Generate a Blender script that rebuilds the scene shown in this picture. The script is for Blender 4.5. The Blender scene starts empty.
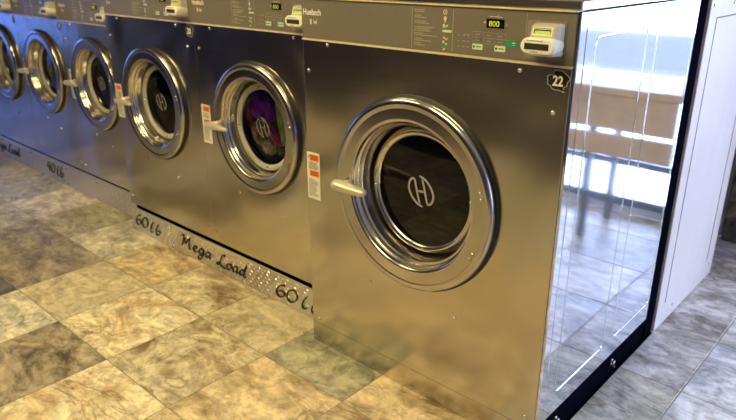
import bpy, math, random
from mathutils import Vector, Matrix, noise
random.seed(7)
sc = bpy.context.scene
col = sc.collection
PI = math.pi

# ------------------------------------------------------------------ materials
def new_mat(name):
    m = bpy.data.materials.new(name); m.use_nodes = True
    nt = m.node_tree; nt.nodes.clear()
    out = nt.nodes.new('ShaderNodeOutputMaterial')
    return m, nt, out
def N(nt, t, **kw):
    n = nt.nodes.new(t)
    for k, v in kw.items():
        if k in n.inputs: n.inputs[k].default_value = v
        else: setattr(n, k, v)
    return n
def L(nt, a, b): nt.links.new(a, b)
def c4(c): return (c[0], c[1], c[2], 1)
def ramp(nt, stops):
    r = nt.nodes.new('ShaderNodeValToRGB'); e = r.color_ramp.elements
    e[0].position, e[0].color = stops[0][0], c4(stops[0][1])
    e[1].position, e[1].color = stops[-1][0], c4(stops[-1][1])
    for p, c in stops[1:-1]:
        x = e.new(p); x.color = c4(c)
    return r
def plain(name, c, rough=.5, metal=0., spec=.5, emit=None, es=1., grain=.04, gs=60.):
    m, nt, out = new_mat(name)
    b = N(nt, 'ShaderNodeBsdfPrincipled', Roughness=rough, Metallic=metal)
    b.inputs['Specular IOR Level'].default_value = spec
    tc = N(nt, 'ShaderNodeTexCoord'); nz = N(nt, 'ShaderNodeTexNoise', Scale=gs, Detail=2.)
    L(nt, tc.outputs['Object'], nz.inputs['Vector'])
    r = ramp(nt, [(.3, [v*(1-grain) for v in c]), (.7, [min(1, v*(1+grain)) for v in c])])
    L(nt, nz.outputs[0], r.inputs[0]); L(nt, r.outputs[0], b.inputs['Base Color'])
    if emit:
        b.inputs['Emission Color'].default_value = c4(emit); b.inputs['Emission Strength'].default_value = es
    L(nt, b.outputs[0], out.inputs[0])
    return m
def steel(name, c, rough, wave=.004, wscale=2.2, brush=.06, stretch=(2., 2., 220.), aniso=0., ripple=0.):
    """brushed sheet steel: large soft dents bend the reflection, a fine brushing roughens it"""
    m, nt, out = new_mat(name)
    b = N(nt, 'ShaderNodeBsdfPrincipled', Metallic=1.)
    geo = N(nt, 'ShaderNodeNewGeometry')
    mp = N(nt, 'ShaderNodeMapping'); mp.inputs['Scale'].default_value = stretch
    L(nt, geo.outputs['Position'], mp.inputs['Vector'])
    n1 = N(nt, 'ShaderNodeTexNoise', Scale=1., Detail=3.); L(nt, mp.outputs[0], n1.inputs['Vector'])
    r1 = ramp(nt, [(.25, [v*(1-brush) for v in c]), (.75, [min(1, v*(1+brush)) for v in c])])
    L(nt, n1.outputs[0], r1.inputs[0]); L(nt, r1.outputs[0], b.inputs['Base Color'])
    mr = N(nt, 'ShaderNodeMapRange'); mr.inputs['To Min'].default_value = rough*.88; mr.inputs['To Max'].default_value = rough*1.12
    L(nt, n1.outputs[0], mr.inputs['Value']); L(nt, mr.outputs[0], b.inputs['Roughness'])
    n2 = N(nt, 'ShaderNodeTexNoise', Scale=wscale, Detail=1., Distortion=.6); L(nt, geo.outputs['Position'], n2.inputs['Vector'])
    bp = N(nt, 'ShaderNodeBump', Strength=1., Distance=wave)
    L(nt, n2.outputs[0], bp.inputs['Height'])
    L(nt, bp.outputs[0], b.inputs['Normal'])
    if aniso:
        b.inputs['Anisotropic'].default_value = aniso
    L(nt, b.outputs[0], out.inputs[0])
    return m
def glass(name, tint, rough=.02, gmin=.06):
    m, nt, out = new_mat(name)
    t = N(nt, 'ShaderNodeBsdfTransparent', Color=c4(tint)); g = N(nt, 'ShaderNodeBsdfGlossy', Roughness=rough)
    lw = N(nt, 'ShaderNodeFresnel', IOR=1.5); mx = N(nt, 'ShaderNodeMixShader')
    L(nt, lw.outputs[0], mx.inputs[0]); L(nt, t.outputs[0], mx.inputs[1]); L(nt, g.outputs[0], mx.inputs[2])
    L(nt, mx.outputs[0], out.inputs[0])
    return m

M = {}
M['front'] = steel('brushed_steel_front', (.57, .53, .46), .19, wave=.026, wscale=1.7, brush=.02, stretch=(3., 3., 120.))
M['side'] = steel('smooth_steel_side', (.70, .72, .76), .055, wave=.0016, wscale=1.6, stretch=(60., 60., 1.5), brush=.01)
M['door'] = steel('spun_steel_door', (.52, .49, .46), .17, wave=.001, wscale=3, stretch=(30., 30., 30.), brush=.01)
M['cone'] = steel('spun_steel_cone', (.60, .57, .52), .17, wave=.0012, wscale=5, stretch=(60., 60., 60.), brush=.01)
M['trim'] = plain('polished_trim', (.80, .69, .48), .42, .35)
M['screw'] = plain('screw_steel', (.75, .70, .62), .25, 1.)
M['drum'] = plain('drum_steel', (.22, .21, .20), .30, 1.)
M['cover'] = steel('cover_steel', (.60, .56, .50), .25, wave=.002)
M['black'] = plain('black_paint', (.003, .003, .006), .7, spec=.0)
M['rubber'] = plain('black_rubber', (.008, .008, .009), .5)
M['gasket'] = plain('pale_gasket', (.38, .365, .32), .35)
M['fascia'] = plain('fascia_grey', (.150, .130, .104), .42, grain=.03)
M['line'] = plain('fascia_rule', (.30, .28, .22), .5)
M['ink'] = plain('cream_print', (.62, .56, .42), .5)
M['ink2'] = plain('dim_print', (.34, .31, .24), .5)
M['dkink'] = plain('dark_print', (.02, .02, .02), .5)
M['white'] = plain('white_print', (.80, .76, .66), .45)
M['mint'] = plain('mint_key', (.55, .72, .48), .45)
M['green'] = plain('green_key', (.01, .30, .09), .45)
M['glassblk'] = plain('display_black', (.006, .006, .008), .15)
M['digit'] = plain('lit_digits', (.45, .55, .02), .5, emit=(.55, .65, .03), es=.5)
M['lcd'] = plain('lit_lcd', (.30, .45, .02), .4, emit=(.35, .55, .02), es=.55)
M['silver'] = plain('silver_plastic', (.50, .46, .38), .35, .15)
M['grey'] = plain('reader_plate', (.21, .19, .16), .45)
M['bezel'] = plain('cream_bezel', (.78, .74, .62), .35)
M['orange'] = plain('orange_band', (.75, .16, .02), .5)
M['label'] = plain('white_label', (.72, .69, .60), .5)
M['lever'] = plain('cast_lever', (.62, .56, .44), .38, .55)
M['darkglass'] = plain('dark_window', (.003, .003, .005), .03, 0., .3)
M['glass'] = glass('clear_window', (.92, .92, .92))
M['dimglass'] = glass('smoked_window', (.55, .55, .58))
M['pane'] = glass('pane_glass', (.96, .98, 1.))
M['dimlogo'] = plain('dim_logo', (.17, .16, .13), .5)
M['tinted'] = glass('tinted_pane_glass', (.22, .29, .44))
M['logo'] = plain('logo_grey', (.30, .28, .25), .5)
M['tread'] = steel('tread_plate', (.74, .71, .65), .32, wave=.001, brush=.02)
M['letters'] = plain('black_vinyl', (.006, .006, .007), .35)
M['ply'] = None
M['paint'] = plain('wall_paint', (.62, .62, .66), .6)
M['ceil'] = plain('ceiling_tile', (.55, .54, .52), .8)
M['opp'] = plain('dark_wall', (.09, .065, .045), .6)
M['added_counter'] = plain('dark_laminate', (.028, .022, .026), .6)
M['alu'] = plain('window_aluminium', (.30, .33, .38), .4, .8)
M['tan'] = plain('laminate_tan', (.80, .58, .36), .45, gs=8, grain=.1)
M['lamp'] = plain('lamp_diffuser', (.8, .75, .6), .5, emit=(1., .72, .38), es=9.)
M['fixture'] = plain('lamp_frame', (.6, .6, .6), .5)
M['purple'] = plain('purple_cloth', (.36, .05, .95), .8, gs=25, grain=.25)
M['magenta'] = plain('magenta_cloth', (.95, .05, .45), .8, gs=25, grain=.25)
M['lime'] = plain('lime_cloth', (.62, .75, .25), .8, gs=25, grain=.3)
M['cream'] = plain('cream_cloth', (.88, .82, .68), .85, gs=30, grain=.15)
M['navy'] = plain('black_cloth', (.012, .010, .030), .8)
M['pink'] = plain('rose_cloth', (.80, .32, .38), .8, gs=25, grain=.3)

def ply_mat():
    m, nt, out = new_mat('pale_whitewashed_board')
    b = N(nt, 'ShaderNodeBsdfPrincipled', Roughness=.5)
    geo = N(nt, 'ShaderNodeNewGeometry'); mp = N(nt, 'ShaderNodeMapping'); mp.inputs['Scale'].default_value = (14, 14, 2.2)
    L(nt, geo.outputs['Position'], mp.inputs['Vector'])
    n = N(nt, 'ShaderNodeTexNoise', Scale=1.3, Detail=5., Distortion=.8); L(nt, mp.outputs[0], n.inputs['Vector'])
    r = ramp(nt, [(.25, (.64, .55, .48)), (.5, (.66, .57, .50)), (.75, (.68, .59, .52))])
    L(nt, n.outputs[0], r.inputs[0]); L(nt, r.outputs[0], b.inputs['Base Color']); L(nt, b.outputs[0], out.inputs[0])
    return m
M['ply'] = ply_mat()
def stone_mat():
    m, nt, out = new_mat('rough_brown_stone')
    b = N(nt, 'ShaderNodeBsdfPrincipled', Roughness=.8)
    geo = N(nt, 'ShaderNodeNewGeometry')
    n = N(nt, 'ShaderNodeTexNoise', Scale=9., Detail=8., Distortion=1.2); L(nt, geo.outputs['Position'], n.inputs['Vector'])
    r = ramp(nt, [(.3, (.035, .028, .02)), (.48, (.10, .08, .055)), (.62, (.20, .16, .11)), (.8, (.09, .08, .06))])
    bp = N(nt, 'ShaderNodeBump', Strength=.8, Distance=.03)
    L(nt, n.outputs[0], r.inputs[0]); L(nt, n.outputs[0], bp.inputs['Height']); L(nt, bp.outputs[0], b.inputs['Normal'])
    L(nt, r.outputs[0], b.inputs['Base Color']); L(nt, b.outputs[0], out.inputs[0])
    return m
M['stone'] = stone_mat()
def slate_mat():
    """each tile carries two slate colours and its own vein offset as attributes"""
    m, nt, out = new_mat('slate_look_tile')
    b = N(nt, 'ShaderNodeBsdfPrincipled')
    geo = N(nt, 'ShaderNodeNewGeometry')
    A = N(nt, 'ShaderNodeAttribute', attribute_name='tone_a'); B = N(nt, 'ShaderNodeAttribute', attribute_name='tone_b')
    O = N(nt, 'ShaderNodeAttribute', attribute_name='shift')
    sc_ = N(nt, 'ShaderNodeVectorMath', operation='SCALE'); sc_.inputs['Scale'].default_value = 23.
    L(nt, O.outputs['Vector'], sc_.inputs[0])
    ad = N(nt, 'ShaderNodeVectorMath', operation='ADD'); L(nt, geo.outputs['Position'], ad.inputs[0]); L(nt, sc_.outputs[0], ad.inputs[1])
    mp = N(nt, 'ShaderNodeMapping'); mp.inputs['Rotation'].default_value = (0, 0, .5); mp.inputs['Scale'].default_value = (1., 1.8, 1)
    L(nt, ad.outputs[0], mp.inputs['Vector'])
    n1 = N(nt, 'ShaderNodeTexNoise', Scale=4.2, Detail=12., Roughness=.72, Distortion=1.1); L(nt, mp.outputs[0], n1.inputs['Vector'])
    r1 = ramp(nt, [(.38, (0, 0, 0)), (.57, (1, 1, 1))]); L(nt, n1.outputs[0], r1.inputs[0])
    mx = N(nt, 'ShaderNodeMix', data_type='RGBA')
    L(nt, r1.outputs[0], mx.inputs['Factor']); L(nt, A.outputs['Color'], mx.inputs['A']); L(nt, B.outputs['Color'], mx.inputs['B'])
    # agate-like contour veins
    n2 = N(nt, 'ShaderNodeTexNoise', Scale=1.7, Detail=4., Roughness=.55, Distortion=1.6); L(nt, mp.outputs[0], n2.inputs['Vector'])
    mu = N(nt, 'ShaderNodeMath', operation='MULTIPLY'); mu.inputs[1].default_value = 6.5; L(nt, n2.outputs[0], mu.inputs[0])
    pp = N(nt, 'ShaderNodeMath', operation='PINGPONG'); pp.inputs[1].default_value = 1.; L(nt, mu.outputs[0], pp.inputs[0])
    r2 = ramp(nt, [(.0, (.30, .24, .17)), (.07, (.70, .62, .50)), (.20, (1, 1, 1)), (.55, (.86, .83, .78)), (.97, (1.28, 1.24, 1.16))])
    L(nt, pp.outputs[0], r2.inputs[0])
    n3 = N(nt, 'ShaderNodeTexNoise', Scale=17., Detail=8., Roughness=.72, Distortion=.5); L(nt, ad.outputs[0], n3.inputs['Vector'])
    r3 = ramp(nt, [(.32, (.38, .35, .30)), (.44, (.80, .78, .74)), (.52, (1.0, 1.0, 1.0)), (.68, (1.22, 1.20, 1.14))]); L(nt, n3.outputs[0], r3.inputs[0])
    m2 = N(nt, 'ShaderNodeMix', data_type='RGBA', blend_type='MULTIPLY'); m2.inputs['Factor'].default_value = .75
    L(nt, mx.outputs['Result'], m2.inputs['A']); L(nt, r2.outputs[0], m2.inputs['B'])
    m3 = N(nt, 'ShaderNodeMix', data_type='RGBA', blend_type='MULTIPLY'); m3.inputs['Factor'].default_value = .8
    L(nt, m2.outputs['Result'], m3.inputs['A']); L(nt, r3.outputs[0], m3.inputs['B'])
    L(nt, m3.outputs['Result'], b.inputs['Base Color'])
    bp = N(nt, 'ShaderNodeBump', Strength=.35, Distance=.004); L(nt, n1.outputs[0], bp.inputs['Height']); L(nt, bp.outputs[0], b.inputs['Normal'])
    b.inputs['Roughness'].default_value = .38
    L(nt, b.outputs[0], out.inputs[0])
    return m
M['slate'] = slate_mat()
M['grout'] = plain('grout', (.27, .23, .17), .85)
M['added_road'] = plain('asphalt', (.032, .033, .036), .9, gs=2, grain=.2)
M['pave'] = plain('outdoor_paving', (.50, .50, .50), .9, gs=3, grain=.08)

# ------------------------------------------------------------------ mesh helpers
class MB:
    def __init__(s): s.v = []; s.f = []; s.sm = []
    def add(s, vs, fs, smooth=False):
        o = len(s.v); s.v += [tuple(v) for v in vs]
        for f in fs: s.f.append([i+o for i in f]); s.sm.append(smooth)
        return s
    def box(s, x0, x1, y0, y1, z0, z1, b=0.):
        if b <= 0:
            v = [(x, y, z) for x in (x0, x1) for y in (y0, y1) for z in (z0, z1)]
            return s.add(v, [(0, 1, 3, 2), (4, 6, 7, 5), (0, 4, 5, 1), (2, 3, 7, 6), (0, 2, 6, 4), (1, 5, 7, 3)])
        b = min(b, (x1-x0)/2.01, (y1-y0)/2.01, (z1-z0)/2.01)
        X, Y, Z = (x0, x1), (y0, y1), (z0, z1); v = []; idx = {}
        for i in (0, 1):
            for j in (0, 1):
                for k in (0, 1):
                    sx, sy, sz = (1-2*i)*b, (1-2*j)*b, (1-2*k)*b
                    for a, p in enumerate([(X[i], Y[j]+sy, Z[k]+sz), (X[i]+sx, Y[j], Z[k]+sz), (X[i]+sx, Y[j]+sy, Z[k])]):
                        idx[(i, j, k, a)] = len(v); v.append(p)
        f = []
        for i in (0, 1):
            f.append([idx[(i, j, k, 0)] for j, k in ((0, 0), (0, 1), (1, 1), (1, 0))][::(1 if i == 0 else -1)])
            f.append([idx[(j, i, k, 1)] for j, k in ((0, 0), (1, 0), (1, 1), (0, 1))][::(1 if i == 0 else -1)])
            f.append([idx[(j, k, i, 2)] for j, k in ((0, 0), (0, 1), (1, 1), (1, 0))][::(1 if i == 0 else -1)])
        for j in (0, 1):
            for k in (0, 1):
                f.append([idx[(0, j, k, 1)], idx[(1, j, k, 1)], idx[(1, j, k, 2)], idx[(0, j, k, 2)]])
                f.append([idx[(j, 0, k, 0)], idx[(j, 1, k, 0)], idx[(j, 1, k, 2)], idx[(j, 0, k, 2)]])
                f.append([idx[(j, k, 0, 0)], idx[(j, k, 1, 0)], idx[(j, k, 1, 1)], idx[(j, k, 0, 1)]])
        for i in (0, 1):
            for j in (0, 1):
                for k in (0, 1): f.append([idx[(i, j, k, a)] for a in (0, 1, 2)])
        return s.add(v, f)
    def lathe(s, prof, c, n=72, axis='Y', smooth=True, cap=False):
        """profile of (radius, offset along axis)"""
        v = []; m = len(prof)
        for i in range(n):
            a = 2*PI*i/n; ca, sa = math.cos(a), math.sin(a)
            for r, t in prof:
                if axis == 'Y': v.append((c[0]+r*ca, c[1]+t, c[2]+r*sa))
                elif axis == 'X': v.append((c[0]+t, c[1]+r*ca, c[2]+r*sa))
                else: v.append((c[0]+r*ca, c[1]+r*sa, c[2]+t))
        f = []
        for i in range(n):
            j = (i+1) % n
            for k in range(m-1): f.append((i*m+k, j*m+k, j*m+k+1, i*m+k+1))
        s.add(v, f, smooth)
        return s
    def disc(s, c, r, n=48, axis='Y', dome=0.):
        return s.lathe([(r, 0), (r*.75, -dome*.45), (r*.4, -dome*.85), (.0005*r, -dome)], c, n, axis)
    def tube(s, pts, r, n=10, closed=False, smooth=True, flat=1.):
        P = [Vector(p) for p in pts]; m = len(P); v = []; up0 = None
        for i, p in enumerate(P):
            a = P[(i-1) % m] if (closed or i > 0) else p; b = P[(i+1) % m] if (closed or i < m-1) else p
            t = (b-a).normalized()
            up = Vector((0, 0, 1)) if abs(t.z) < .9 else Vector((0, 1, 0))
            if up0 is not None: up = up0
            sx = t.cross(up).normalized(); up = sx.cross(t).normalized(); up0 = up
            rr = r[i] if isinstance(r, (list, tuple)) else r
            for k in range(n):
                q = 2*PI*k/n; v.append(p+sx*math.cos(q)*rr+up*math.sin(q)*rr*flat)
        f = []
        for i in range(m if closed else m-1):
            j = (i+1) % m
            for k in range(n): f.append((i*n+k, i*n+(k+1) % n, j*n+(k+1) % n, j*n+k))
        if not closed: f += [tuple(range(n))[::-1], tuple(range((m-1)*n, m*n))]
        return s.add(v, f, smooth)
    def prism(s, poly, y0, y1):
        """outline in (x, z), extruded from y0 (front) back to y1"""
        n = len(poly); v = [(x, y0, z) for x, z in poly]+[(x, y1, z) for x, z in poly]
        f = [tuple(range(n)), tuple(range(n, 2*n))[::-1]]
        for i in range(n): j = (i+1) % n; f.append((i, i+n, j+n, j))
        return s.add(v, f)
    def stroke(s, pts, w, y0, y1, nib=.9, res=8, contrast=.55, closed=False):
        """brush stroke through (x, z) points as an extruded ribbon"""
        P = cr(pts, res, closed); top = []; bot = []
        for i, p in enumerate(P):
            a = P[max(i-1, 0)]; b = P[min(i+1, len(P)-1)]
            dx, dz = b[0]-a[0], b[1]-a[1]; l = math.hypot(dx, dz) or 1; nx, nz = -dz/l, dx/l
            ang = math.atan2(dz, dx); k = w*.5*((1-contrast)+contrast*abs(math.sin(ang-nib)))
            e = min(i, len(P)-1-i)/3.; k *= min(1., .35+.65*e) if not closed else 1
            top.append((p[0]+nx*k, p[1]+nz*k)); bot.append((p[0]-nx*k, p[1]-nz*k))
        v = []
        for t, b in zip(top, bot): v += [(t[0], y0, t[1]), (b[0], y0, b[1]), (t[0], y1, t[1]), (b[0], y1, b[1])]
        f = []
        for i in range(len(P)-1):
            o = i*4; f += [(o, o+4, o+5, o+1), (o, o+2, o+6, o+4), (o+1, o+5, o+7, o+3)]
        f += [(0, 1, 3, 2), (len(v)-4, len(v)-2, len(v)-1, len(v)-3)]
        return s.add(v, f)
    def build(s, name, mat, parent=None, loc=(0, 0, 0)):
        me = bpy.data.meshes.new(name); me.from_pydata(s.v, [], s.f); me.update()
        me.polygons.foreach_set('use_smooth', s.sm)
        me.materials.append(mat)
        o = bpy.data.objects.new(name, me); col.objects.link(o); o.location = loc
        if parent: o.parent = parent
        return o
def cr(pts, res=8, closed=False):
    if len(pts) < 3:
        a, b = pts; return [(a[0]+(b[0]-a[0])*i/6, a[1]+(b[1]-a[1])*i/6) for i in range(7)]
    P = [pts[-1]]+list(pts)+[pts[0], pts[1]] if closed else [pts[0]]+list(pts)+[pts[-1]]; out = []
    for i in range(1, len(P)-2):
        p0, p1, p2, p3 = P[i-1:i+3]
        for k in range(res):
            t = k/res
            out.append(tuple(.5*((2*p1[d])+(p2[d]-p0[d])*t+(2*p0[d]-5*p1[d]+4*p2[d]-p3[d])*t*t+(3*p1[d]-p0[d]-3*p2[d]+p3[d])*t**3) for d in (0, 1)))
    out.append(P[-2]); return out
def rrect(x0, x1, z0, z1, r, n=6):
    o = []
    for cx, cz, a0 in ((x1-r, z1-r, 0), (x0+r, z1-r, 90), (x0+r, z0+r, 180), (x1-r, z0+r, 270)):
        for i in range(n+1):
            a = math.radians(a0+90*i/n); o.append((cx+r*math.cos(a), cz+r*math.sin(a)))
    return o
def thing(name, label, cat, loc=(0, 0, 0), group=None):
    o = bpy.data.objects.new(name, None); col.objects.link(o); o.location = loc; o.empty_display_size = .1
    o['label'] = label; o['category'] = cat
    if group: o['group'] = group
    return o
def tag(o, label, cat, group=None):
    o['label'] = label; o['category'] = cat
    if group: o['group'] = group
    return o
def struct(o): o['kind'] = 'structure'; return o
def copy_tree(o, parent=None):
    c = o.copy(); col.objects.link(c); c.parent = parent
    for ch in list(o.children): copy_tree(ch, c)
    return c
def text(name, s, size, x, y, z, mat, parent, align='LEFT', bold=0., sx=1., shear=0., rise=.0006):
    """printed characters facing -Y"""
    cu = bpy.data.curves.new(name, 'FONT'); cu.body = s; cu.size = size; cu.align_x = align; cu.offset = bold; cu.shear = shear
    cu.resolution_u = 4
    t = bpy.data.objects.new(name, cu); col.objects.link(t)
    dg = bpy.context.evaluated_depsgraph_get(); dg.update()
    me = bpy.data.meshes.new_from_object(t.evaluated_get(dg)); me.name = name
    bpy.data.objects.remove(t); bpy.data.curves.remove(cu)
    me.transform(Matrix.Rotation(PI/2, 4, 'X') @ Matrix.Diagonal((sx, 1, 1, 1)))
    me.materials.clear(); me.materials.append(mat)
    o = bpy.data.objects.new(name, me); col.objects.link(o); o.location = (x, y-rise, z); o.parent = parent
    return o

# ------------------------------------------------------------------ floor
T = .457; GX, GY = -.063, -.225
pal = {'gold': ((.30, .22, .11), (.64, .53, .34)), 'beige': ((.36, .31, .20), (.56, .50, .35)), 'olive': ((.22, .205, .13), (.44, .40, .28)),
       'brown': ((.09, .075, .055), (.36, .30, .21)), 'grey': ((.26, .25, .23), (.50, .49, .45)), 'slate': ((.05, .055, .065), (.17, .17, .17)),
       'cream': ((.33, .32, .26), (.66, .62, .50)), 'amber': ((.44, .31, .15), (.72, .66, .48)), 'mottle': ((.24, .17, .09), (.62, .56, .40)),
       'pale': ((.38, .38, .40), (.74, .74, .76)), 'rust': ((.34, .29, .26), (.72, .68, .65)), 'moss': ((.13, .13, .09), (.42, .40, .28))}  # pale and rust tones lightened in place of stronger daylight on the right
fixed = {(0, 0): 'moss', (-1, 0): 'beige', (-2, 0): 'mottle', (-3, 0): 'gold', (-4, 0): 'cream', (-5, 0): 'olive', (-6, 0): 'rust', (-7, 0): 'grey',
         (0, -1): 'gold', (-1, -1): 'mottle', (-2, -1): 'amber', (-3, -1): 'beige', (-4, -1): 'brown', (-5, -1): 'brown', (-6, -1): 'grey',
         (-1, -2): 'amber', (-2, -2): 'brown', (-3, -2): 'cream', (-4, -2): 'slate', (0, -2): 'gold', (-1, -3): 'gold', (-2, -3): 'olive',
         (1, -1): 'gold', (1, 0): 'gold', (2, 0): 'beige', (2, 1): 'cream', (2, 2): 'rust', (2, 3): 'rust', (3, 1): 'pale', (3, 2): 'pale', (3, 0): 'pale',
         (2, 4): 'rust', (2, 5): 'pale', (1, 4): 'rust', (3, 3): 'rust', (3, 4): 'grey'}
X0, X1, Y0, Y1 = -8.1, 5.2, -6.0, 2.40
mb = MB(); ta = []; tb = []; sh = []
rnd = random.Random(3)
i0, i1 = math.floor((X0-GX)/T), math.ceil((X1-GX)/T); j0, j1 = math.floor((Y0-GY)/T), math.ceil((Y1-GY)/T)
for i in range(i0, i1):
    for j in range(j0, j1):
        x0, x1 = max(GX+i*T+.0022, X0), min(GX+(i+1)*T-.0022, X1); y0, y1 = max(GY+j*T+.0022, Y0), min(GY+(j+1)*T-.0022, Y1)
        if x1-x0 < .01 or y1-y0 < .01: continue
        k = fixed.get((i, j)) or rnd.choice(['gold', 'beige', 'olive', 'brown', 'grey', 'cream', 'mottle', 'rust', 'moss'])
        a, b = pal[k]; s = (rnd.random(), rnd.random(), rnd.random())
        e = .0015
        mb.add([(x0, y0, -e), (x1, y0, -e), (x1, y1, -e), (x0, y1, -e), (x0+e, y0+e, 0), (x1-e, y0+e, 0), (x1-e, y1-e, 0), (x0+e, y1-e, 0)],
               [(4, 5, 6, 7), (0, 1, 5, 4), (1, 2, 6, 5), (2, 3, 7, 6), (3, 0, 4, 7)])
        for _ in range(5): ta.append(a); tb.append(b); sh.append(s)
nt_ = len(mb.f)
mb.box(X0, X1, Y0, Y1, -.08, -.0016)
floor = struct(mb.build('floor', M['slate'])); fm = floor.data; fm.materials.append(M['grout'])
for nm, src in (('tone_a', ta), ('tone_b', tb), ('shift', sh)):
    at = fm.attributes.new(nm, 'FLOAT_VECTOR', 'FACE')
    at.data.foreach_set('vector', [q for c in src+[(0, 0, 0)]*(len(fm.polygons)-nt_) for q in c])
for p in fm.polygons[nt_:]: p.material_index = 1

# ------------------------------------------------------------------ room shell
H = 2.9
def wall_with_opening(name, axis, pos, th, a0, a1, o0, o1, oz0, oz1, mat):
    m = MB()
    def bx(u0, u1, z0, z1):
        if axis == 'Y': m.box(u0, u1, pos, pos+th, z0, z1)
        else: m.box(min(pos, pos+th), max(pos, pos+th), u0, u1, z0, z1)
    bx(a0, o0, 0, H); bx(o1, a1, 0, H); bx(o0, o1, 0, oz0); bx(o0, o1, oz1, H)
    return struct(m.build(name, mat))
wall_with_opening('wall_back', 'Y', 2.40, .12, X0, X1, 1.42, 5.0, .04, 2.55, M['paint'])
wall_with_opening('wall_left', 'X', X0-.12, .12, Y0, 2.40, -2.3, -.1, .25, 2.3, M['paint'])
wall_with_opening('wall_right', 'X', X1, .12, Y0, 2.40, .15, 2.2, .10, 2.55, M['paint'])
struct(MB().box(X0, X1, Y0-.12, Y0, 0, H).build('wall_front', M['opp']))
struct(MB().box(X0-.12, X1+.12, Y0-.12, 2.52, H, H+.1).build('ceiling', M['ceil']))
def window(name, axis, pos, a0, a1, z0, z1, nm, rails, gl='pane'):
    fr = MB(); g = MB(); w = .05
    def bx(m, u0, u1, zz0, zz1, d0=0., d1=.06):
        if axis == 'Y': m.box(u0, u1, pos+d0, pos+d1, zz0, zz1)
        else: m.box(pos+d0, pos+d1, u0, u1, zz0, zz1)
    bx(fr, a0, a1, z0, z0+w); bx(fr, a0, a1, z1-w, z1)
    for k in range(nm+1):
        u = a0+(a1-a0-w)*k/nm; bx(fr, u, u+w, z0+w, z1-w)
    for r in rails: bx(fr, a0+w, a1-w, r, r+.04, .005, .055)
    o = struct(fr.build(name, M['alu']))
    bx(g, a0+w, a1-w, z0+w, z1-w, .026, .032)
    g.build('pane', M[gl], o)
    return o
window('window_1', 'Y', 2.43, 1.42, 5.0, .04, 2.55, 3, [.30])
window('window_2', 'X', X0-.09, -2.3, -.1, .25, 2.3, 2, [], 'tinted')  # pane tint added to dim and blue the daylight on the far steel
window('added_window', 'X', X1+.03, .15, 2.2, .10, 2.55, 2, [])  # unseen window, added to brighten the floor on the right
struct(MB().box(.985, 1.36, 2.33, 2.40, 0, H, .01).build('trim_1', M['stone']))
struct(MB().box(-30, 34, 2.6, 8.6, -.12, -.1).build('ground_back', M['pave']))
struct(MB().box(-30, 34, 8.6, 15., -.14, -.12).build('added_road', M['added_road']))  # dark strip added outdoors to tone down the glare mirrored in the side
struct(MB().box(-30, 34, 15., 40, -.12, -.1).build('ground_far', M['pave']))
struct(MB().box(-30, -8.3, -30, 2.59, -.12, -.1).build('ground_left', M['pave']))
struct(MB().box(5.4, 34, -30, 2.59, -.12, -.1).build('ground_right', M['pave']))

# ------------------------------------------------------------------ washing machines
def logo(cx, cz, s, y):
    m = MB(); P = lambda L_: [(cx+(a-.24*b)*s, cz+b*s) for a, b in L_]; w = .15*s
    kw = dict(y0=y-.0006, y1=y, contrast=.0)
    m.stroke(P([(-.36, .80), (-.72, .62), (-.98, .10), (-.86, -.45), (-.52, -.85), (-.08, -1.02)]), w, **kw)
    m.stroke(P([(-.36, .80), (-.34, .3), (-.32, -.3), (-.28, -.85)]), w, **kw)
    m.stroke(P([(.36, -.80), (.72, -.62), (.98, -.10), (.86, .45), (.52, .85), (.08, 1.02)]), w, **kw)
    m.stroke(P([(.36, -.80), (.34, -.3), (.32, .3), (.28, .85)]), w, **kw)
    m.stroke(P([(-.32, -.02), (.32, .02)]), w*1.2, **kw)
    return m
def screw_mb(x, y, z, r=.006, axis='Y'):
    m = MB()
    if axis == 'Y': m.lathe([(r, 0), (r*.95, -r*.45), (r*.6, -r*.75), (r*.02, -r*.85)], (x, y, z), 10)
    else: m.lathe([(r, 0), (r*.95, r*.45), (r*.6, r*.75), (r*.02, r*.85)], (x, y, z), 10, 'X')
    return m
def holed_plate(m, x0, x1, z0, z1, cx, cz, r, y, n=72):
    ang = sorted(set([2*PI*i/n for i in range(n)]+[math.atan2(b-cz, a-cx) % (2*PI) for a in (x0, x1) for b in (z0, z1)]))
    o = []; c = []
    for a in ang:
        ca, sa = math.cos(a), math.sin(a)
        tx = ((x1 if ca > 0 else x0)-cx)/ca if abs(ca) > 1e-9 else 1e9; tz = ((z1 if sa > 0 else z0)-cz)/sa if abs(sa) > 1e-9 else 1e9
        t = min(tx, tz); o.append((cx+ca*t, y, cz+sa*t)); c.append((cx+ca*r, y, cz+sa*r))
    k = len(ang); m.add(o+c, [(i, (i+1) % k, k+(i+1) % k, k+i) for i in range(k)])

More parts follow.
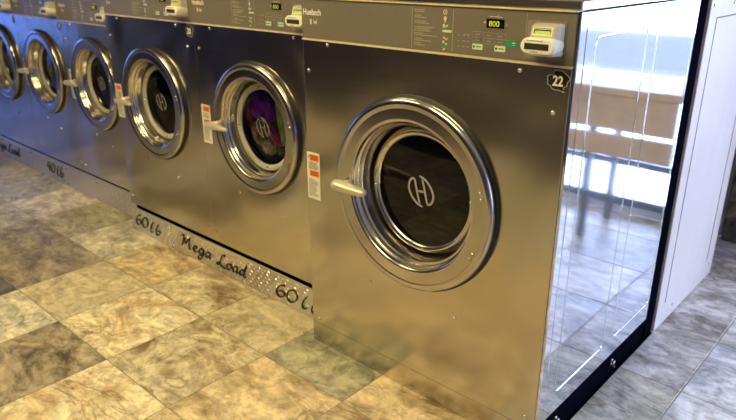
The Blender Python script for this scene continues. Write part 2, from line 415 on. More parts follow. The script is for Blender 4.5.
def build_machine(W, zb, zp, zt, cz, R, depth, big, label, group, loc, win='dimglass'):
    """origin at the front left corner on the floor, front face on y = 0"""
    root = thing('washing_machine', label, 'washing machine', loc, group)
    cx = W/2; e = .004 if big else .0025
    # front sheet: flat face, rounded vertical edges, return flanges
    m = MB(); holed_plate(m, e, W-e, zb, zp, cx, cz, R*.70, 0.)
    for sx, xa in ((1, W), (-1, 0)):
        pr = [(xa-sx*e, 0), (xa-sx*e*.45, e*.13), (xa-sx*e*.12, e*.5), (xa, e), (xa, .038)]
        v = [(x, y, z) for x, y in pr for z in (zb, zp)]
        f = [((2*i, 2*i+2, 2*i+3, 2*i+1) if sx > 0 else (2*i, 2*i+1, 2*i+3, 2*i+2)) for i in range(4)]
        m.add(v, f, True)
    m.box(e, W-e, .001, .038, zb, zb+.002); 
    m.build('front_panel', M['front'], root)
    if big:   # toe sheet seam
        s = MB().box(.004, W-.004, -.0012, 0, .0940, .0952); s.build('seam_strip', M['front'], root)
    if big: MB().box(W+.0004, W+.010, .001, .039, .002, zt+.002, .002).build('corner_trim', M['side'], root)
    # sides, back, base
    for nm, xa, xb in (('side_panel', W-.004, W+.010 if big else W-.0005), ('side_panel', .0005, .008)):
        m = MB()
        y1 = .945 if big else depth-.02; z0 = .108 if big else zb
        m.box(xa, xb, .042, y1, z0, zt+.002, .002)
        if big and xa > .5:
            for ya, yb in ((.105, .475), (.565, .925)):
                rr = rrect(ya, yb, .19, 1.343, .022)
                m.tube([(xb-.0012, a, b) for a, b in rr], .0032, 8, closed=True)
        m.build(nm, M['side'], root)
    MB().box(.01, W-.006, depth-.03, depth-.012, .02, zt).build('back_panel', M['front'], root)
    if big:
        m = MB().box(W-.03, W+.006, .045, .945, 0, .107).box(W+.004, W+.018, .045, 1.03, 0, .006)
        m.box(.02, W-.03, .05, .95, 0, .09)
        br = m.build('base_frame', M['black'], root)
        for yb in (.144, .609):
            b = MB().lathe([(.013, 0), (.013, .004), (.009, .004), (.009, .013), (.004, .015), (.0002, .015)], (W+.006, yb, .062), 6, 'X', smooth=False)
            b.box(W+.004, W+.022, yb-.004, yb+.004, .040, .048)
            b.build('anchor_bolt', M['screw'], br)
        MB().box(W-.05, W+.012, .946, 1.032, 0, 1.46, .002).build('rear_channel', M['black'], root)
        MB().box(.0, .05, .946, 1.032, 0, 1.46, .002).build('rear_channel', M['black'], root)
        m = MB().box(-.002, W+.014, -.010, .944, zt+.0052, zt+.030, .003)
        m.build('top_cover', M['cover'], root)
        MB().box(.0, W+.011, -.002, .944, zt+.0045, zt+.0052).build('cover_shadow_strip', M['black'], root)  # black strip stands in for the shadow under the cover's overhang
        screw_mb(.536, -.010, zt+.017, .006).build('cover_rivet', M['rubber'], root)
    else:
        MB().box(.004, W-.004, .03, depth-.04, 0, zb-.001).build('base_frame', M['black'], root)
        MB().box(.002, W-.002, -.010, depth, zt+.003, zt+.030, .003).build('top_cover', M['cover'], root)
    # door: backing ring, spun rim and recess, window ring, window
    k = R/.348
    q = lambda L_: [(a*k, b*k) for a, b in L_]
    MB().lathe(q([(.346, 0), (.346, -.007), (.337, -.009), (.300, -.009)]), (cx, 0, cz), 96).build('door_gasket', M['rubber'], root)
    door = MB().lathe(q([(.330, -.006), (.337, -.010), (.3395, -.019), (.337, -.028), (.330, -.0335), (.320, -.035), (.313, -.0335), (.308, -.0322), (.305, -.032), (.304, -.032), (.272, -.032),
                         (.271, -.032), (.268, -.0318), (.263, -.030), (.260, -.026), (.2585, -.018)]), (cx, 0, cz), 128).build('door', M['door'], root)
    MB().lathe(q([(.2585, -.018), (.2565, -.012), (.2525, -.009), (.2505, -.004), (.249, .004), (.2445, .008), (.2425, .014), (.241, .028),
                  (.2385, .034), (.2365, .046), (.234, .066), (.228, .076), (.200, .080)]), (cx, 0, cz), 128).build('door_recess', M['cone'], door)
    ringm = M['cone'] if big else M['gasket']
    rp = [(.216, .078), (.2215, .060), (.222, .050), (.218, .0455), (.210, .0445), (.204, .0465), (.200, .0500), (.197, .054), (.196, .060)]
    if not big: rp = [(.228, .078), (.229, .058), (.228, .048), (.224, .044), (.214, .044), (.206, .048), (.200, .0520), (.197, .056), (.196, .062)]
    MB().lathe(q(rp), (cx, 0, cz), 128).build('window_ring', ringm, door)
    wy = .055*k
    MB().disc((cx, wy, cz), .1965*k, 96, dome=.004 if big else .010).build('door_glass', M['darkglass'] if big else M[win], door)
    logo(cx-.002, cz+.002, (.054 if big else .050)*k, wy-(.0045 if big else .0105)).build('door_emblem', M['logo' if big else 'dimlogo'], door)
    for j in range(8):
        a = math.radians(94+45*j); b = MB(); rx, rz = math.cos(a)*.2085*k, math.sin(a)*.2085*k
        b.lathe([(.0045, .004), (.0045, -.004), (.003, -.006), (.0001, -.006)], (cx+rx, .0475*k, cz+rz), 8)
        b.tube([(cx+rx, .045*k, cz+rz), (cx+rx*1.045, .046*k, cz+rz*1.045)], .0028, 6)
        b.build('ring_clip', M['screw'], door)
    for dz in (.085, .065, -.125, -.145):
        rr = .302*k; xx = math.sqrt(max(rr*rr-(dz*k)**2, 0))
        screw_mb(cx+xx, -.0322*k, cz+dz*k, .0055).build('hinge_screw', M['screw'], door)
    # drum behind the window
    if not big:
        m = MB().lathe(q([(.198, .081), (.212, .086), (.245, .090), (.262, .098), (.262, .40), (.0005, .41)]), (cx, 0, cz), 64)
        for a in range(3):
            t = 2*PI*a/3+.5; r = .245*k
            m.tube([(cx+r*math.cos(t), .085*k, cz+r*math.sin(t)), (cx+r*math.cos(t), .39*k, cz+r*math.sin(t))], .022*k, 8)
        m.build('drum', M['drum'], root)
    # lever handle on the left of the rim
    hs = 1. if big else .72
    hx = cx-.300*k+(.042 if big else .030); hz = cz-.008
    m = MB()
    m.tube([(hx+.010, -.036*k, hz+.006), (hx-.012, -.052, hz+.002), (hx-.034, -.070, hz)], [.016, .015, .014], 12)
    pts = [(hx-.052, -.074, hz+.001), (hx-.046, -.074, hz+.001), (hx-.030, -.074, hz), (hx+.020, -.074, hz-.001), (hx+.075, -.073, hz-.002), (hx+.098, -.072, hz-.002), (hx+.106, -.072, hz-.002)]
    m.tube(pts, [q_*hs for q_ in (.009, .022, .0275, .0245, .0200, .0160, .007)], 16, flat=.8)
    m.build('door_handle', M['lever'], door)
    # warning label
    lz = cz-.131 if not big else .657
    m = MB(); x0 = .004 if not big else .001; lh = .190
    lab = MB().box(x0, x0+.070, -.0009, 0, lz, lz+lh).build('warning_label', M['label'], root)
    for z0, z1 in ((lh-.034, lh-.008), (lh-.096, lh-.072)): MB().box(x0+.014, x0+.066, -.0014, -.0009, lz+z0, lz+z1).build('orange_band', M['orange'], lab)
    o = MB(); rr_ = random.Random(5)
    zz = lh-.012
    for zz in [lh-.016, lh-.025]: o.box(x0+.022, x0+.058, -.0018, -.0014, lz+zz-.0015, lz+zz+.0015)
    for zz in [lh-.080, lh-.089]: o.box(x0+.022, x0+.058, -.0018, -.0014, lz+zz-.0015, lz+zz+.0015)
    for i in range(6): o.box(x0+.008, x0+.012+rr_.uniform(.03, .052), -.0014, -.0009, lz+lh-.042-i*.0048, lz+lh-.0402-i*.0048)
    for i in range(15): o.box(x0+.008, x0+.012+rr_.uniform(.03, .052), -.0014, -.0009, lz+.080-i*.0048, lz+.0815-i*.0048)
    o.lathe([(.0035, 0), (.0001, -.0002)], (x0+.008, -.0014, lz+lh-.020), 8)
    o.build('label_print', M['dkink'], lab)
    # screws in the front sheet
    zs = zp-1.27
    if big: spots = [(.130, 1.258), (.029, 1.160), (.899, 1.250), (1.011, 1.146), (.041, .118), (.334, .390), (.724, .388), (1.017, .131)]
    else: spots = [(.130, zp-.014), (.030, zp-.108), (W-.150, zp-.014), (W-.066, zp-.108), (.27, cz-.335), (W-.27, cz-.38), (.03, zb+.05), (W-.03, zb+.06)]
    for x, z in spots: screw_mb(x, 0, z, .0068).build('screw', M['screw'], root)
    # control panel
    cp = MB().box(.001, W-.001, -.001, .036, zp+.006, zt, .0008).build('control_panel', M['fascia'], root)
    MB().box(.001, W-.001, -.005, .03, zp-.001, zp+.005, .0008).build('lower_trim', M['trim'], root)
    MB().box(.001, W-.001, -.007 if big else -.005, .03, zt+.0003, zt+(.0045 if big else .0025), .0006).build('upper_trim', M['trim'], root)
    Y = -.001; dz = zs
    X = lambda x: x-1.054+W if True else x
    text('brand_lettering', 'Huebsch', .0295, .009, Y, 1.3575+dz, M['white'], cp, bold=.0007, sx=.90)
    m = MB(); m.prism(rrect(.044, .053, 1.325+dz, 1.344+dz, .002), Y-.0006, Y)
    m.stroke([(.063, 1.343+dz), (.066, 1.328+dz), (.071, 1.336+dz), (.076, 1.328+dz), (.079, 1.343+dz)], .0035, Y-.0006, Y, contrast=0)
    m.build('model_emblem', M['ink'], cp)
    for xx, hw in ((.511, .0012), (.666, .0012), (.909, .0008)): MB().box(X(xx)-hw, X(xx)+hw, Y-.0004, Y, 1.281+dz, 1.404+dz).build('divider_rule', M['line'], cp)
    m = MB(); lines = [(1.396, [.040, .036]), (1.379, [.028, .046]), (1.362, [.044, .056]), (1.345, [.076, .062, .060]), (1.326, [.034, .090]), (1.310, [.032, .066]), (1.296, [.026, .042])]
    for z, ws in lines:
        for i, w in enumerate(ws):
            x = X(.521); first = True
            while x < X(.521)+w:
                lw = min(.006+.005*((int(x*7919) % 3)), X(.521)+w-x)
                m.box(x, x+lw, Y-.0004, Y, z+dz-i*.0055, z+dz-i*.0055+.0028); x += lw+.0016
    m.build('cycle_legend', M['ink2'], cp)
    m = MB(); m.stroke([(X(.637)+.0065*math.cos(a*PI/4), 1.394+dz+.0065*math.sin(a*PI/4)) for a in range(9)], .0022, Y-.0005, Y, contrast=0); m.stroke([(X(.637), 1.398+dz), (X(.637), 1.393+dz), (X(.641), 1.392+dz)], .0018, Y-.0005, Y, contrast=0); m.build('cycle_symbol', M['ink'], cp)
    m = MB(); m.prism(rrect(X(.632), X(.642), 1.369+dz, 1.382+dz, .004), Y-.0005, Y); m.box(X(.635), X(.639), Y-.0005, Y, 1.364+dz, 1.369+dz); m.build('cycle_symbol', M['ink'], cp)
    m = MB(); m.prism([(X(.629), 1.350+dz), (X(.640), 1.350+dz), (X(.636), 1.361+dz), (X(.630), 1.360+dz)], Y-.0005, Y); m.build('cycle_symbol', M['ink'], cp)
    m = MB(); m.box(X(.642), X(.648), Y-.0005, Y, 1.352+dz, 1.358+dz); m.build('cycle_symbol', M['ink'], cp)
    m = MB(); m.prism([(X(.630), 1.318+dz), (X(.634), 1.324+dz), (X(.644), 1.317+dz), (X(.652), 1.322+dz), (X(.645), 1.313+dz), (X(.636), 1.318+dz)], Y-.0005, Y); m.build('cycle_symbol', M['ink'], cp)
    m = MB(); m.box(X(.630), X(.637), Y-.0005, Y, 1.304+dz, 1.311+dz); m.build('cycle_symbol', M['ink'], cp)
    m = MB(); m.box(X(.640), X(.647), Y-.0005, Y, 1.300+dz, 1.305+dz); m.build('cycle_symbol', M['ink'], cp)
    m = MB(); m.prism([(X(.632), 1.282+dz), (X(.639), 1.284+dz), (X(.641), 1.290+dz), (X(.634), 1.289+dz)], Y-.0005, Y); m.build('cycle_symbol', M['ink'], cp)
    m = MB()
    m.box(X(.629), X(.662), Y-.0005, Y, 1.336+dz, 1.343+dz)
    m.build('mint_symbol', M['mint'], cp)
    MB().box(X(.632), X(.647), Y-.0006, Y-.0001, 1.2905+dz, 1.2965+dz).build('green_symbol', M['green'], cp)
    MB().box(X(.650), X(.655), Y-.0006, Y-.0001, 1.359+dz, 1.3635+dz).build('green_symbol', M['green'], cp)
    m = MB()
    for i in range(3):
        for j in range(3):
            m.box(X(.686)+j*.017, X(.686)+j*.017+(.005 if j != 1 else .008), Y-.0004, Y, 1.330+dz-i*.016, 1.333+dz-i*.016)
    m.box(X(.708), X(.735), Y-.0004, Y, 1.3345+dz, 1.3358+dz)
    m.build('indicator_print', M['ink2'], cp)
    d = MB().box(X(.783), X(.840), Y-.002, Y, 1.3585+dz, 1.3835+dz).build('display', M['glassblk'], cp)
    text('display_digits', '800', .0215, X(.7905), Y-.002, 1.3630+dz, M['digit'], d, bold=.0, sx=1.1)
    m = MB(); m.box(X(.790), X(.812), Y-.0004, Y, 1.3885+dz, 1.3903+dz); m.box(X(.822), X(.832), Y-.0004, Y, 1.388+dz, 1.3898+dz)
    m.stroke([(X(.820), 1.393+dz), (X(.815), 1.390+dz), (X(.819), 1.387+dz)], .002, Y-.0004, Y, contrast=0)
    m.lathe([(.003, 0), (.0001, -.0004)], (X(.7755), Y-.0002, 1.3725+dz), 10)
    m.build('display_print', M['ink'], cp)
    m = MB(); m.lathe([(.0035, 0), (.0001, -.0004)], (X(.848), Y-.0002, 1.369+dz), 10); m.build('round_sensor', M['line'], cp)
    m = MB().box(X(.737), X(.757), Y-.0004, Y, 1.364+dz, 1.379+dz); m.build('faint_badge', plain('faint_badge', (.16, .13, .08), .5), cp)
    for j in range(3):
        for i in range(2):
            x = X(.738)+j*.0378; z = 1.331+dz-i*.0165-j*.0006
            bt = MB(); bt.stroke([(x, z), (x+.034, z), (x+.034, z+.0145), (x, z+.0145), (x, z)], .0018, Y-.0012, Y, res=1, contrast=0)
            bt.box(x+.008, x+.024, Y-.0008, Y, z+.0055, z+.0085)
            bt.build('key', M['line'], cp)
    for x in (.738, .8135):
        bt = MB().prism(rrect(X(x), X(x)+.035, 1.295+dz, 1.311+dz, .002), Y-.0015, Y).build('mint_key', M['mint'], cp)
        MB().box(X(x)+.003, X(x)+.009, Y-.0019, Y-.0015, 1.300+dz, 1.306+dz).box(X(x)+.013, X(x)+.030, Y-.0019, Y-.0015, 1.302+dz, 1.3045+dz).build('key_print', M['dkink'], bt)
    bt = MB().prism(rrect(X(.851), X(.887), 1.3115+dz, 1.3285+dz, .001), Y-.0015, Y).build('start_key', M['green'], cp)
    MB().box(X(.869), X(.881), Y-.0019, Y-.0015, 1.321+dz, 1.3235+dz).box(X(.873), X(.877), Y-.0019, Y-.0015, 1.3145+dz, 1.317+dz).build('key_print', M['ink'], bt)
    # card reader
    pl = MB().prism(rrect(X(.914), X(1.028), 1.285+dz, 1.387+dz, .004), Y-.003, Y).build('card_reader', M['grey'], cp)
    def loft(secs, mat, name, par):
        m = MB(); n = len(secs[0][0]); v = []
        for poly, yy in secs:
            for a, b in poly: v.append((a, yy if not callable(yy) else yy(b), b))
        f = []
        for i in range(len(secs)-1):
            for j in range(n): f.append((i*n+j, (i+1)*n+j, (i+1)*n+(j+1) % n, i*n+(j+1) % n))
        f.append(tuple(range((len(secs)-1)*n, len(secs)*n)))
        m.add(v, f); return m.build(name, mat, par)
    a, b = X(.930), X(1.024)
    sl = lambda z: -.030-(1.386+dz-z)*.25
    loft([(rrect(a+.006, b, 1.298+dz, 1.382+dz, .008), -.004), (rrect(a+.010, b-.006, 1.300+dz, 1.381+dz, .010), lambda z: sl(z)+.006), (rrect(a+.014, b-.012, 1.303+dz, 1.379+dz, .010), sl)], M['silver'], 'reader_housing', pl)
    lz0, lz1 = 1.352+dz, 1.3745+dz
    fl = MB(); fl.add([(a+.018, sl(lz1)-.0008, lz1), (b-.018, sl(lz1)-.0008, lz1), (b-.018, sl(lz0)-.0008, lz0), (a+.018, sl(lz0)-.0008, lz0)], [(3, 2, 1, 0)]); fl.build('screen_surround', M['bezel'], pl)
    z0, z1 = 1.3565+dz, 1.3675+dz
    fl = MB(); fl.add([(a+.022, sl(z1)-.0016, z1), (b-.022, sl(z1)-.0016, z1), (b-.022, sl(z0)-.0016, z0), (a+.022, sl(z0)-.0016, z0)], [(3, 2, 1, 0)])
    fl.build('reader_screen', M['glassblk'], pl)
    z0, z1 = 1.3570+dz, 1.3645+dz
    fl = MB(); fl.add([(a+.025, sl(z1)-.0022, z1), (b-.023, sl(z1)-.0022, z1), (b-.023, sl(z0)-.0022, z0), (a+.025, sl(z0)-.0022, z0)], [(3, 2, 1, 0)])
    fl.build('screen_text', M['lcd'], pl)
    w = MB()
    for i in range(9):
        xx = a+.022+i*.0055; z = 1.3705+dz; w.box(xx, xx+.004, sl(z)-.0016, sl(z)-.0006, z-.001, z+.001)
    w.build('reader_print', M['dkink'], pl)
    st = lambda g: rrect(a-.002+g, b+.004-g, 1.306+dz+g, 1.3475+dz-g, .0205-g, 8)
    bz = loft([(st(.002), -.004), (st(0), -.030), (st(0), -.058), (st(.002), -.062), (st(.004), -.063)], M['bezel'], 'slot_bezel', pl)
    MB().prism(rrect(a+.012, b-.012, 1.318+dz, 1.334+dz, .001), -.0642, -.063).build('card_slot', M['dkink'], bz)
    w = MB()
    for i in range(8): w.box(a+.018+i*.006, a+.022+i*.006, -.0636, -.063, 1.3395+dz, 1.3415+dz)
    w.build('reader_print', M['dkink'], bz); w = MB()
    for i in range(4): w.box(a+.029+i*.006, a+.033+i*.006, -.0636, -.063, 1.3115+dz, 1.3135+dz)
    w.build('reader_print', M['dkink'], bz)
    return root
def sticker(root, W, z, num, s=1.):
    """dark number badge with a ragged outline"""
    c = [(-.40, .95), (-.05, 1.0), (.35, .92), (.62, .70), (.95, .42), (.98, .22), (.80, -.05), (.78, -.40), (.55, -.55), (.50, -.80), (.62, -.95), (.42, -1.0), (.15, -.85), (-.10, -.90), (-.45, -.80), (-.62, -.55), (-.90, -.40), (-.85, -.05), (-.95, .25), (-.80, .48), (-.45, .50)]
    x = W-.037*s; r = .0325*s
    b = MB().prism([(x+a*r*1.10, z+q*r*.92) for a, q in c], -.0008, 0).build('number_badge', M['ink2'], root)
    MB().prism([(x+a*r*.99, z+q*r*.82) for a, q in c], -.0013, -.0008).build('badge_face', M['letters'], b)
    text('badge_number', num, .038*s, x, -.0014, z-.013*s, M['white'], b, align='CENTER', bold=.0011, sx=.82)

G = 'stainless steel washing machines in a row'
m1 = build_machine(1.054, .002, 1.27, 1.412, .788, .346, 1.04, True,
    'largest stainless steel washer, numbered 22, at the near end of the row', G, (0, 0, 0))
sticker(m1, 1.054, 1.234, '22')
WB = .850
m2 = build_machine(WB, .172, 1.265, 1.403, .832, .303, .88, False,
    'stainless steel washer full of purple and magenta laundry', G, (-.8895, .122, 0), 'glass')
m3 = copy_tree(m2); m3.location = (-1.7395, .122, 0)
m3['label'] = 'empty stainless steel washer directly left of the one full of laundry'
for o in m3.children:
    for c in o.children:
        if c.name.startswith('door_glass'):
            c.data = c.data.copy(); c.data.materials.clear(); c.data.materials.append(M['dimglass'])
sticker(m3, WB, 1.230, '20')
WC = .735
m4 = build_machine(WC, .187, 1.186, 1.324, .825, .288, .80, False,
    'nearest of the narrower washers, its right edge hidden by the wider washer beside it', G, (-2.502, .200, 0))
cm = []
labs = ['narrow washer with a pale handle, second of the narrower ones beyond the wide washers',
        'bluish narrow washer whose door the left edge of the photo cuts',
        'farthest washer, only a thin sliver of steel at the left edge of the photo']
for i, lab in enumerate(labs):
    c = copy_tree(m4); c.location = (-2.502-WC*(i+1), .200, 0); c['label'] = lab; cm.append(c)
for mc, nmb in zip(cm[:2], ('18', '17')): sticker(mc, WC, 1.150, nmb, .9)

# ------------------------------------------------------------------ laundry in the window of the second washer
def garment(name, mat, c, r, seed, label, fold=.35, rot=0.):
    n1, n2 = 40, 56; v = []; f = []
    for i in range(n1+1):
        th = PI*i/n1
        for j in range(n2):
            ph = 2*PI*j/n2
            d = Vector((math.sin(th)*math.cos(ph), math.cos(th), math.sin(th)*math.sin(ph)))
            s = Vector((seed*3.1, seed*1.7, seed))
            k = 1+fold*noise.noise(d*1.8+s)+fold*.45*abs(noise.noise(d*4.2+s*2))+fold*.18*noise.noise(d*9+s)
            p = Vector((d.x*r[0]*k, d.y*r[1]*k, d.z*r[2]*k))
            p = Matrix.Rotation(rot, 3, 'Y') @ p
            v.append(p)
    for i in range(n1):
        for j in range(n2): f.append((i*n2+j, i*n2+(j+1) % n2, (i+1)*n2+(j+1) % n2, (i+1)*n2+j))
    m = MB(); m.add(v, f, True); o = m.build(name, mat, None, c)
    tag(o, label, 'garment', 'laundry in the washer window'); return o
gx, gy, gz = -.8895+WB/2-.06, .122, .832
def G_(n, m_, dx, dy, dz, r, s, lab, **k): garment(n, M[m_], (gx+dx, gy+dy, gz+dz), r, s, lab, **k)
G_('purple_top', 'purple', -.025, .112, .068, (.072, .030, .066), 1, 'crumpled purple cloth at the upper left of the washer window', fold=.42)
G_('dark_garment', 'navy', .030, .215, .085, (.10, .035, .075), 2, 'black cloth behind the upper part of the washer window', fold=.2)
G_('lime_garment', 'lime', .110, .112, .030, (.018, .028, .105), 3, 'lime green cloth hanging down the right of the washer window', rot=-.15, fold=.3)
G_('magenta_garment', 'magenta', .035, .112, -.048, (.019, .028, .070), 4, 'magenta cloth slanting across the lower washer window', rot=-.95, fold=.3)
G_('rose_garment', 'pink', -.070, .108, -.060, (.024, .026, .050), 5, 'rose pink cloth bunched at the left of the washer window', fold=.3, rot=-.3)
G_('cream_sock', 'cream', .010, .104, -.112, (.044, .024, .030), 6, 'cream cloth crumpled low in the washer window', rot=.5, fold=.3)
G_('fuchsia_garment', 'magenta', -.130, .112, .020, (.017, .028, .060), 8, 'magenta strip of cloth along the left rim of the washer window', rot=.25, fold=.3)
G_('black_garment', 'navy', .02, .215, -.095, (.11, .035, .065), 7, 'black cloth at the bottom of the washer window', fold=.2)

# ------------------------------------------------------------------ kick plates with lettering
def S_(m, strokes, x, z, s, y, w=.165, lean=.25):
    for st in strokes:
        m.stroke([(x+(a+b*lean)*s, z+b*s) for a, b in st], w*s, y-.0028, y+.0028, nib=.7, contrast=.62)
GL = {'6': [[(.52, .98), (.30, .92), (.08, .55), (.06, .20), (.25, 0), (.48, .12), (.52, .38), (.36, .52), (.18, .40), (.10, .25)]],
      '0': [[(.34, .98), (.12, .80), (.02, .40), (.16, .04), (.38, .04), (.58, .35), (.56, .78), (.38, .98), (.24, .90)]],
      '4': [[(.16, .98), (.04, .50), (.10, .42), (.48, .46)], [(.44, .98), (.36, .50), (.34, 0)]],
      'l': [[(.22, 1.0), (.10, .66), (.04, .22), (.13, .0), (.28, .12)]],
      'b': [[(.22, 1.0), (.10, .66), (.04, .22), (.12, .0), (.30, .04), (.40, .30), (.28, .44), (.16, .34)]],
      'M': [[(-.12, .80), (.0, .98), (.12, .90), (.08, .40), (.02, .0)], [(.12, .90), (.22, .60), (.30, .30)], [(.30, .30), (.42, .75), (.56, .98)], [(.56, .98), (.54, .45), (.60, .02), (.72, .10)]],
      'e': [[(.06, .26), (.26, .38), (.26, .52), (.12, .50), (.04, .22), (.16, .02), (.36, .14)]],
      'g': [[(.34, .50), (.14, .50), (.04, .22), (.16, .04), (.32, .30), (.36, .50), (.32, .05), (.20, -.38), (.02, -.36), (.10, -.12), (.42, .12)]],
      'a': [[(.34, .50), (.14, .50), (.04, .22), (.14, .02), (.30, .26), (.36, .50)], [(.36, .50), (.32, .10), (.46, .08)]],
      'L': [[(.44, .84), (.40, 1.0), (.26, .86), (.16, .40), (.10, .08), (-.06, .02), (-.08, .14), (.10, .12), (.34, -.02), (.62, -.04)]],
      'o': [[(.22, .50), (.06, .38), (.06, .10), (.20, .02), (.34, .20), (.32, .44), (.20, .50)]],
      'd': [[(.34, .48), (.14, .50), (.04, .22), (.14, .02), (.30, .26), (.38, .60), (.44, 1.0)], [(.44, 1.0), (.34, .45), (.34, .06), (.50, .06)]]}
AD = {'6': .66, '0': .72, '4': .62, 'l': .46, 'b': .50, 'M': .84, 'e': .42, 'g': .48, 'a': .48, 'L': .62, 'o': .42, 'd': .55, ' ': .34}
def word(root, s, x, z, size, y, width):
    tot = sum(AD[c] for c in s); k = width/(tot*size); m = MB(); px = 0.
    for c in s:
        if c != ' ':
            S_(m, [[(a*k+px*k, b) for a, b in st] for st in GL[c]], x, z, size, y)
        px += AD[c]
    m.build('lettering', M['letters'], root)
def kick_plate(x0, x1, y, h, label, screws, words):
    root = thing('kick_plate', label, 'kick plate', (x0, y, 0), 'steel tread kick plates under the washers')
    W = x1-x0; m = MB().box(0, W, 0, .004, .001, h, .0006)
    n = int(W/.034); rows = int((h-.012)/.0200)
    for i in range(n):
        for j in range(rows):
            cx, cz = .018+i*.034+(.017 if j % 2 else 0), .014+j*.0200; a = PI/4 if (i+j) % 2 else -PI/4
            if cx > W-.01: continue
            ca, sa = math.cos(a), math.sin(a); v = []
            for ru, rw, hh in ((.0110, .0062, 0.), (.0085, .0046, .0026), (.0045, .0024, .0040)):
                for t in range(8):
                    u, w = ru*math.cos(t*PI/4), rw*math.sin(t*PI/4); v.append((cx+u*ca-w*sa, -hh, cz+u*sa+w*ca))
            v.append((cx, -.0044, cz)); f = []
            for l in (0, 8):
                for t in range(8): f.append((l+t, l+(t+1) % 8, l+8+(t+1) % 8, l+8+t))
            for t in range(8): f.append((16+t, 16+(t+1) % 8, 24))
            m.add(v, f, True)
    m.build('tread_plate', M['tread'], root)
    for sx, sz in screws: screw_mb(sx-x0, -.0002, sz, .0085).build('screw', M['screw'], root)
    for s, wx, wz, sz, wd in words: word(root, s, wx-x0, wz, sz, -.0030, wd)
kick_plate(-1.736, -.004, .112, .156, 'tread-pattern kick plate reading 60 lb Mega Load under the wide washers',
    [(-1.712, .129), (-1.720, .020), (-1.288, .129), (-1.288, .020), (-.50, .135), (-.50, .018), (-.03, .129), (-.03, .02)],
    [('60', -1.690, .050, .070, .150), ('lb', -1.525, .042, .070, .120), ('Mega', -1.190, .052, .072, .285), ('Load', -.850, .045, .072, .245), ('60', -.385, .036, .072, .165), ('lb', -.200, .036, .074, .135)])
kick_plate(-2.852, -1.742, .207, .168, 'plain tread-pattern kick plate without lettering under the nearest narrower washer',
    [(-2.815, .140), (-2.815, .030), (-2.355, .135), (-2.350, .024), (-1.80, .135)], [])
kick_plate(-4.70, -2.856, .207, .168, 'bluish tread-pattern kick plate reading Mega Load 40 lb at the far left',
    [(-2.895, .140), (-2.895, .030), (-3.44, .142), (-3.43, .040), (-4.03, .145), (-4.03, .04)],
    [('Mega', -4.26, .060, .072, .30), ('Load', -3.925, .055, .074, .24), ('40', -3.165, .056, .076, .145), ('lb', -3.000, .050, .076, .11)])

# ------------------------------------------------------------------ service chase behind the machines
ch = thing('service_cabinet', 'tall whitewashed board cabinet standing behind the largest washer', 'cabinet', (1.075, 1.042, 0))
ct = thing('added_counter', 'dark unseen island added across the aisle to darken the reflections in the washers', 'added_counter', (-7.4, -3.9, 0))  # unseen island, added to darken what the washer fronts reflect
MB().box(0, 8.6, .03, .80, 0, 1.12).build('counter_body', M['added_counter'], ct)
MB().box(-.03, 8.63, 0, .83, 1.12, 1.16, .004).build('counter_top', M['added_counter'], ct)
MB().box(-9.17, -.012, 0, .796, 0, 1.44).build('cabinet_body', M['ply'], ch)
MB().box(-.012, 0, 0, .796, .004, 1.44, .002).build('end_board', M['ply'], ch)
g = MB().box(-.0005, .0012, .088, .094, .112, 1.334).box(-.0005, .0012, .674, .680, .118, 1.334).box(-.0005, .0012, .088, .680, 1.329, 1.334)
g.build('routed_groove', plain('groove_brown', (.16, .10, .07), .7), ch)
for y, z in ((.205, .058), (.496, .060), (.729, .076), (.03, 1.381), (.286, 1.380), (.09, .726), (.6, 1.38)):
    screw_mb(0, y, z, .006, 'X').build('screw', M['screw'], ch)

# ------------------------------------------------------------------ invented folding table by the window, there for the steel side to mirror
t = thing('added_folding_table', 'invented tan laminate folding table by the window, added for the steel side to mirror', 'table', (1.32, 1.80, 0))
MB().box(0, 1.9, 0, .5, .86, .90, .004).build('table_top', M['tan'], t)
MB().box(.02, 1.88, .02, .045, .67, .858).build('apron', M['tan'], t)
MB().box(.02, 1.88, .03, .06, .52, .64, .004).build('shelf', M['tan'], t)
for a in (.45, 1.83):
    for b in (.04, .42):
        MB().box(a, a+.04, b, b+.04, 0, .858).build('leg', M['alu'], t)

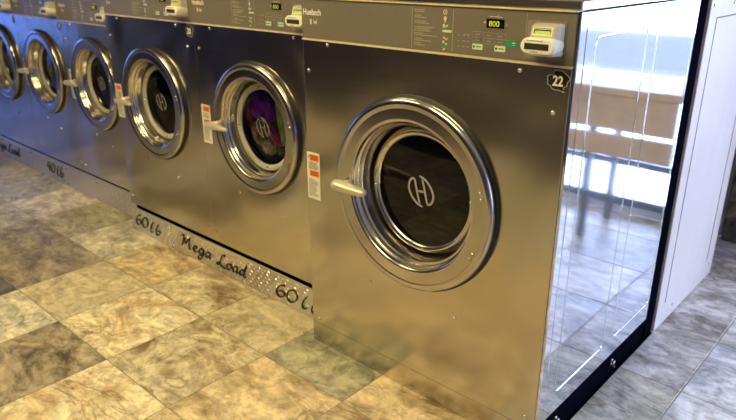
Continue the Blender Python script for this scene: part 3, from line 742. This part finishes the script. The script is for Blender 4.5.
# ------------------------------------------------------------------ ceiling lamps
def lamp(x, y, e, c, w=1.2, d=.3):
    r = thing('ceiling_light', 'long ceiling light panel above the washer aisle', 'ceiling light', (x, y, H), 'ceiling light panels')
    MB().box(-w/2-.03, w/2+.03, -d/2-.03, -d/2, -.05, 0).box(-w/2-.03, w/2+.03, d/2, d/2+.03, -.05, 0).box(-w/2-.03, -w/2, -d/2, d/2, -.05, 0).box(w/2, w/2+.03, -d/2, d/2, -.05, 0).build('lamp_frame', M['fixture'], r)
    m = plain('lamp_diffuser', (.8, .75, .6), .5, emit=c, es=e)
    MB().box(-w/2, w/2, -d/2, d/2, -.03, -.002).build('diffuser', m, r)
WARM = (1., .80, .37)
for x, y in ((-1.5, -1.5), (.5, -1.5)):
    lamp(x, y, 64., WARM)

# ------------------------------------------------------------------ daylight
w = bpy.data.worlds.new('daylight'); sc.world = w; w.use_nodes = True
bg = w.node_tree.nodes['Background']; bg.inputs[0].default_value = (.64, .77, 1.18, 1); bg.inputs[1].default_value = 14.5
def portal(loc, rot, sx, sy):
    l = bpy.data.lights.new('window_portal', 'AREA'); l.shape = 'RECTANGLE'; l.size = sx; l.size_y = sy; l.cycles.is_portal = True
    o = bpy.data.objects.new('window_portal', l); col.objects.link(o); o.location = loc; o.rotation_euler = rot
portal((3.21, 2.56, 1.3), (-PI/2, 0, 0), 3.58, 2.5)
portal((X1+.16, 1.175, 1.32), (0, PI/2, 0), 2.45, 2.05)
portal((X0-.16, -1.2, 1.28), (0, -PI/2, 0), 2.05, 2.2)

# ------------------------------------------------------------------ camera
cam = bpy.data.cameras.new('camera'); co = bpy.data.objects.new('camera', cam); col.objects.link(co); sc.camera = co
yaw, pitch, roll = .7413, .3664, -.0026
fw = Vector((-math.sin(yaw)*math.cos(pitch), math.cos(yaw)*math.cos(pitch), -math.sin(pitch)))
rt = Vector((math.cos(yaw), math.sin(yaw), 0)); up = rt.cross(fw)
r2 = rt*math.cos(roll)+up*math.sin(roll); u2 = -rt*math.sin(roll)+up*math.cos(roll)
mt = Matrix((r2, u2, -fw)).transposed().to_4x4(); mt.translation = Vector((1.8261, -1.6429, 1.5381)); co.matrix_world = mt
cam.sensor_width = 36.; cam.lens = 650.74/736*36.; cam.clip_start = .05
cam.dof.use_dof = True; cam.dof.focus_distance = 2.1; cam.dof.aperture_fstop = 3.2

vs = sc.view_settings; vs.view_transform = 'Standard'; vs.look = 'None'; vs.exposure = 0.; vs.gamma = 1.; vs.use_curve_mapping = False
sc.cycles.use_denoising = True
sc.cycles.max_bounces = 8; sc.cycles.sample_clamp_indirect = 8.
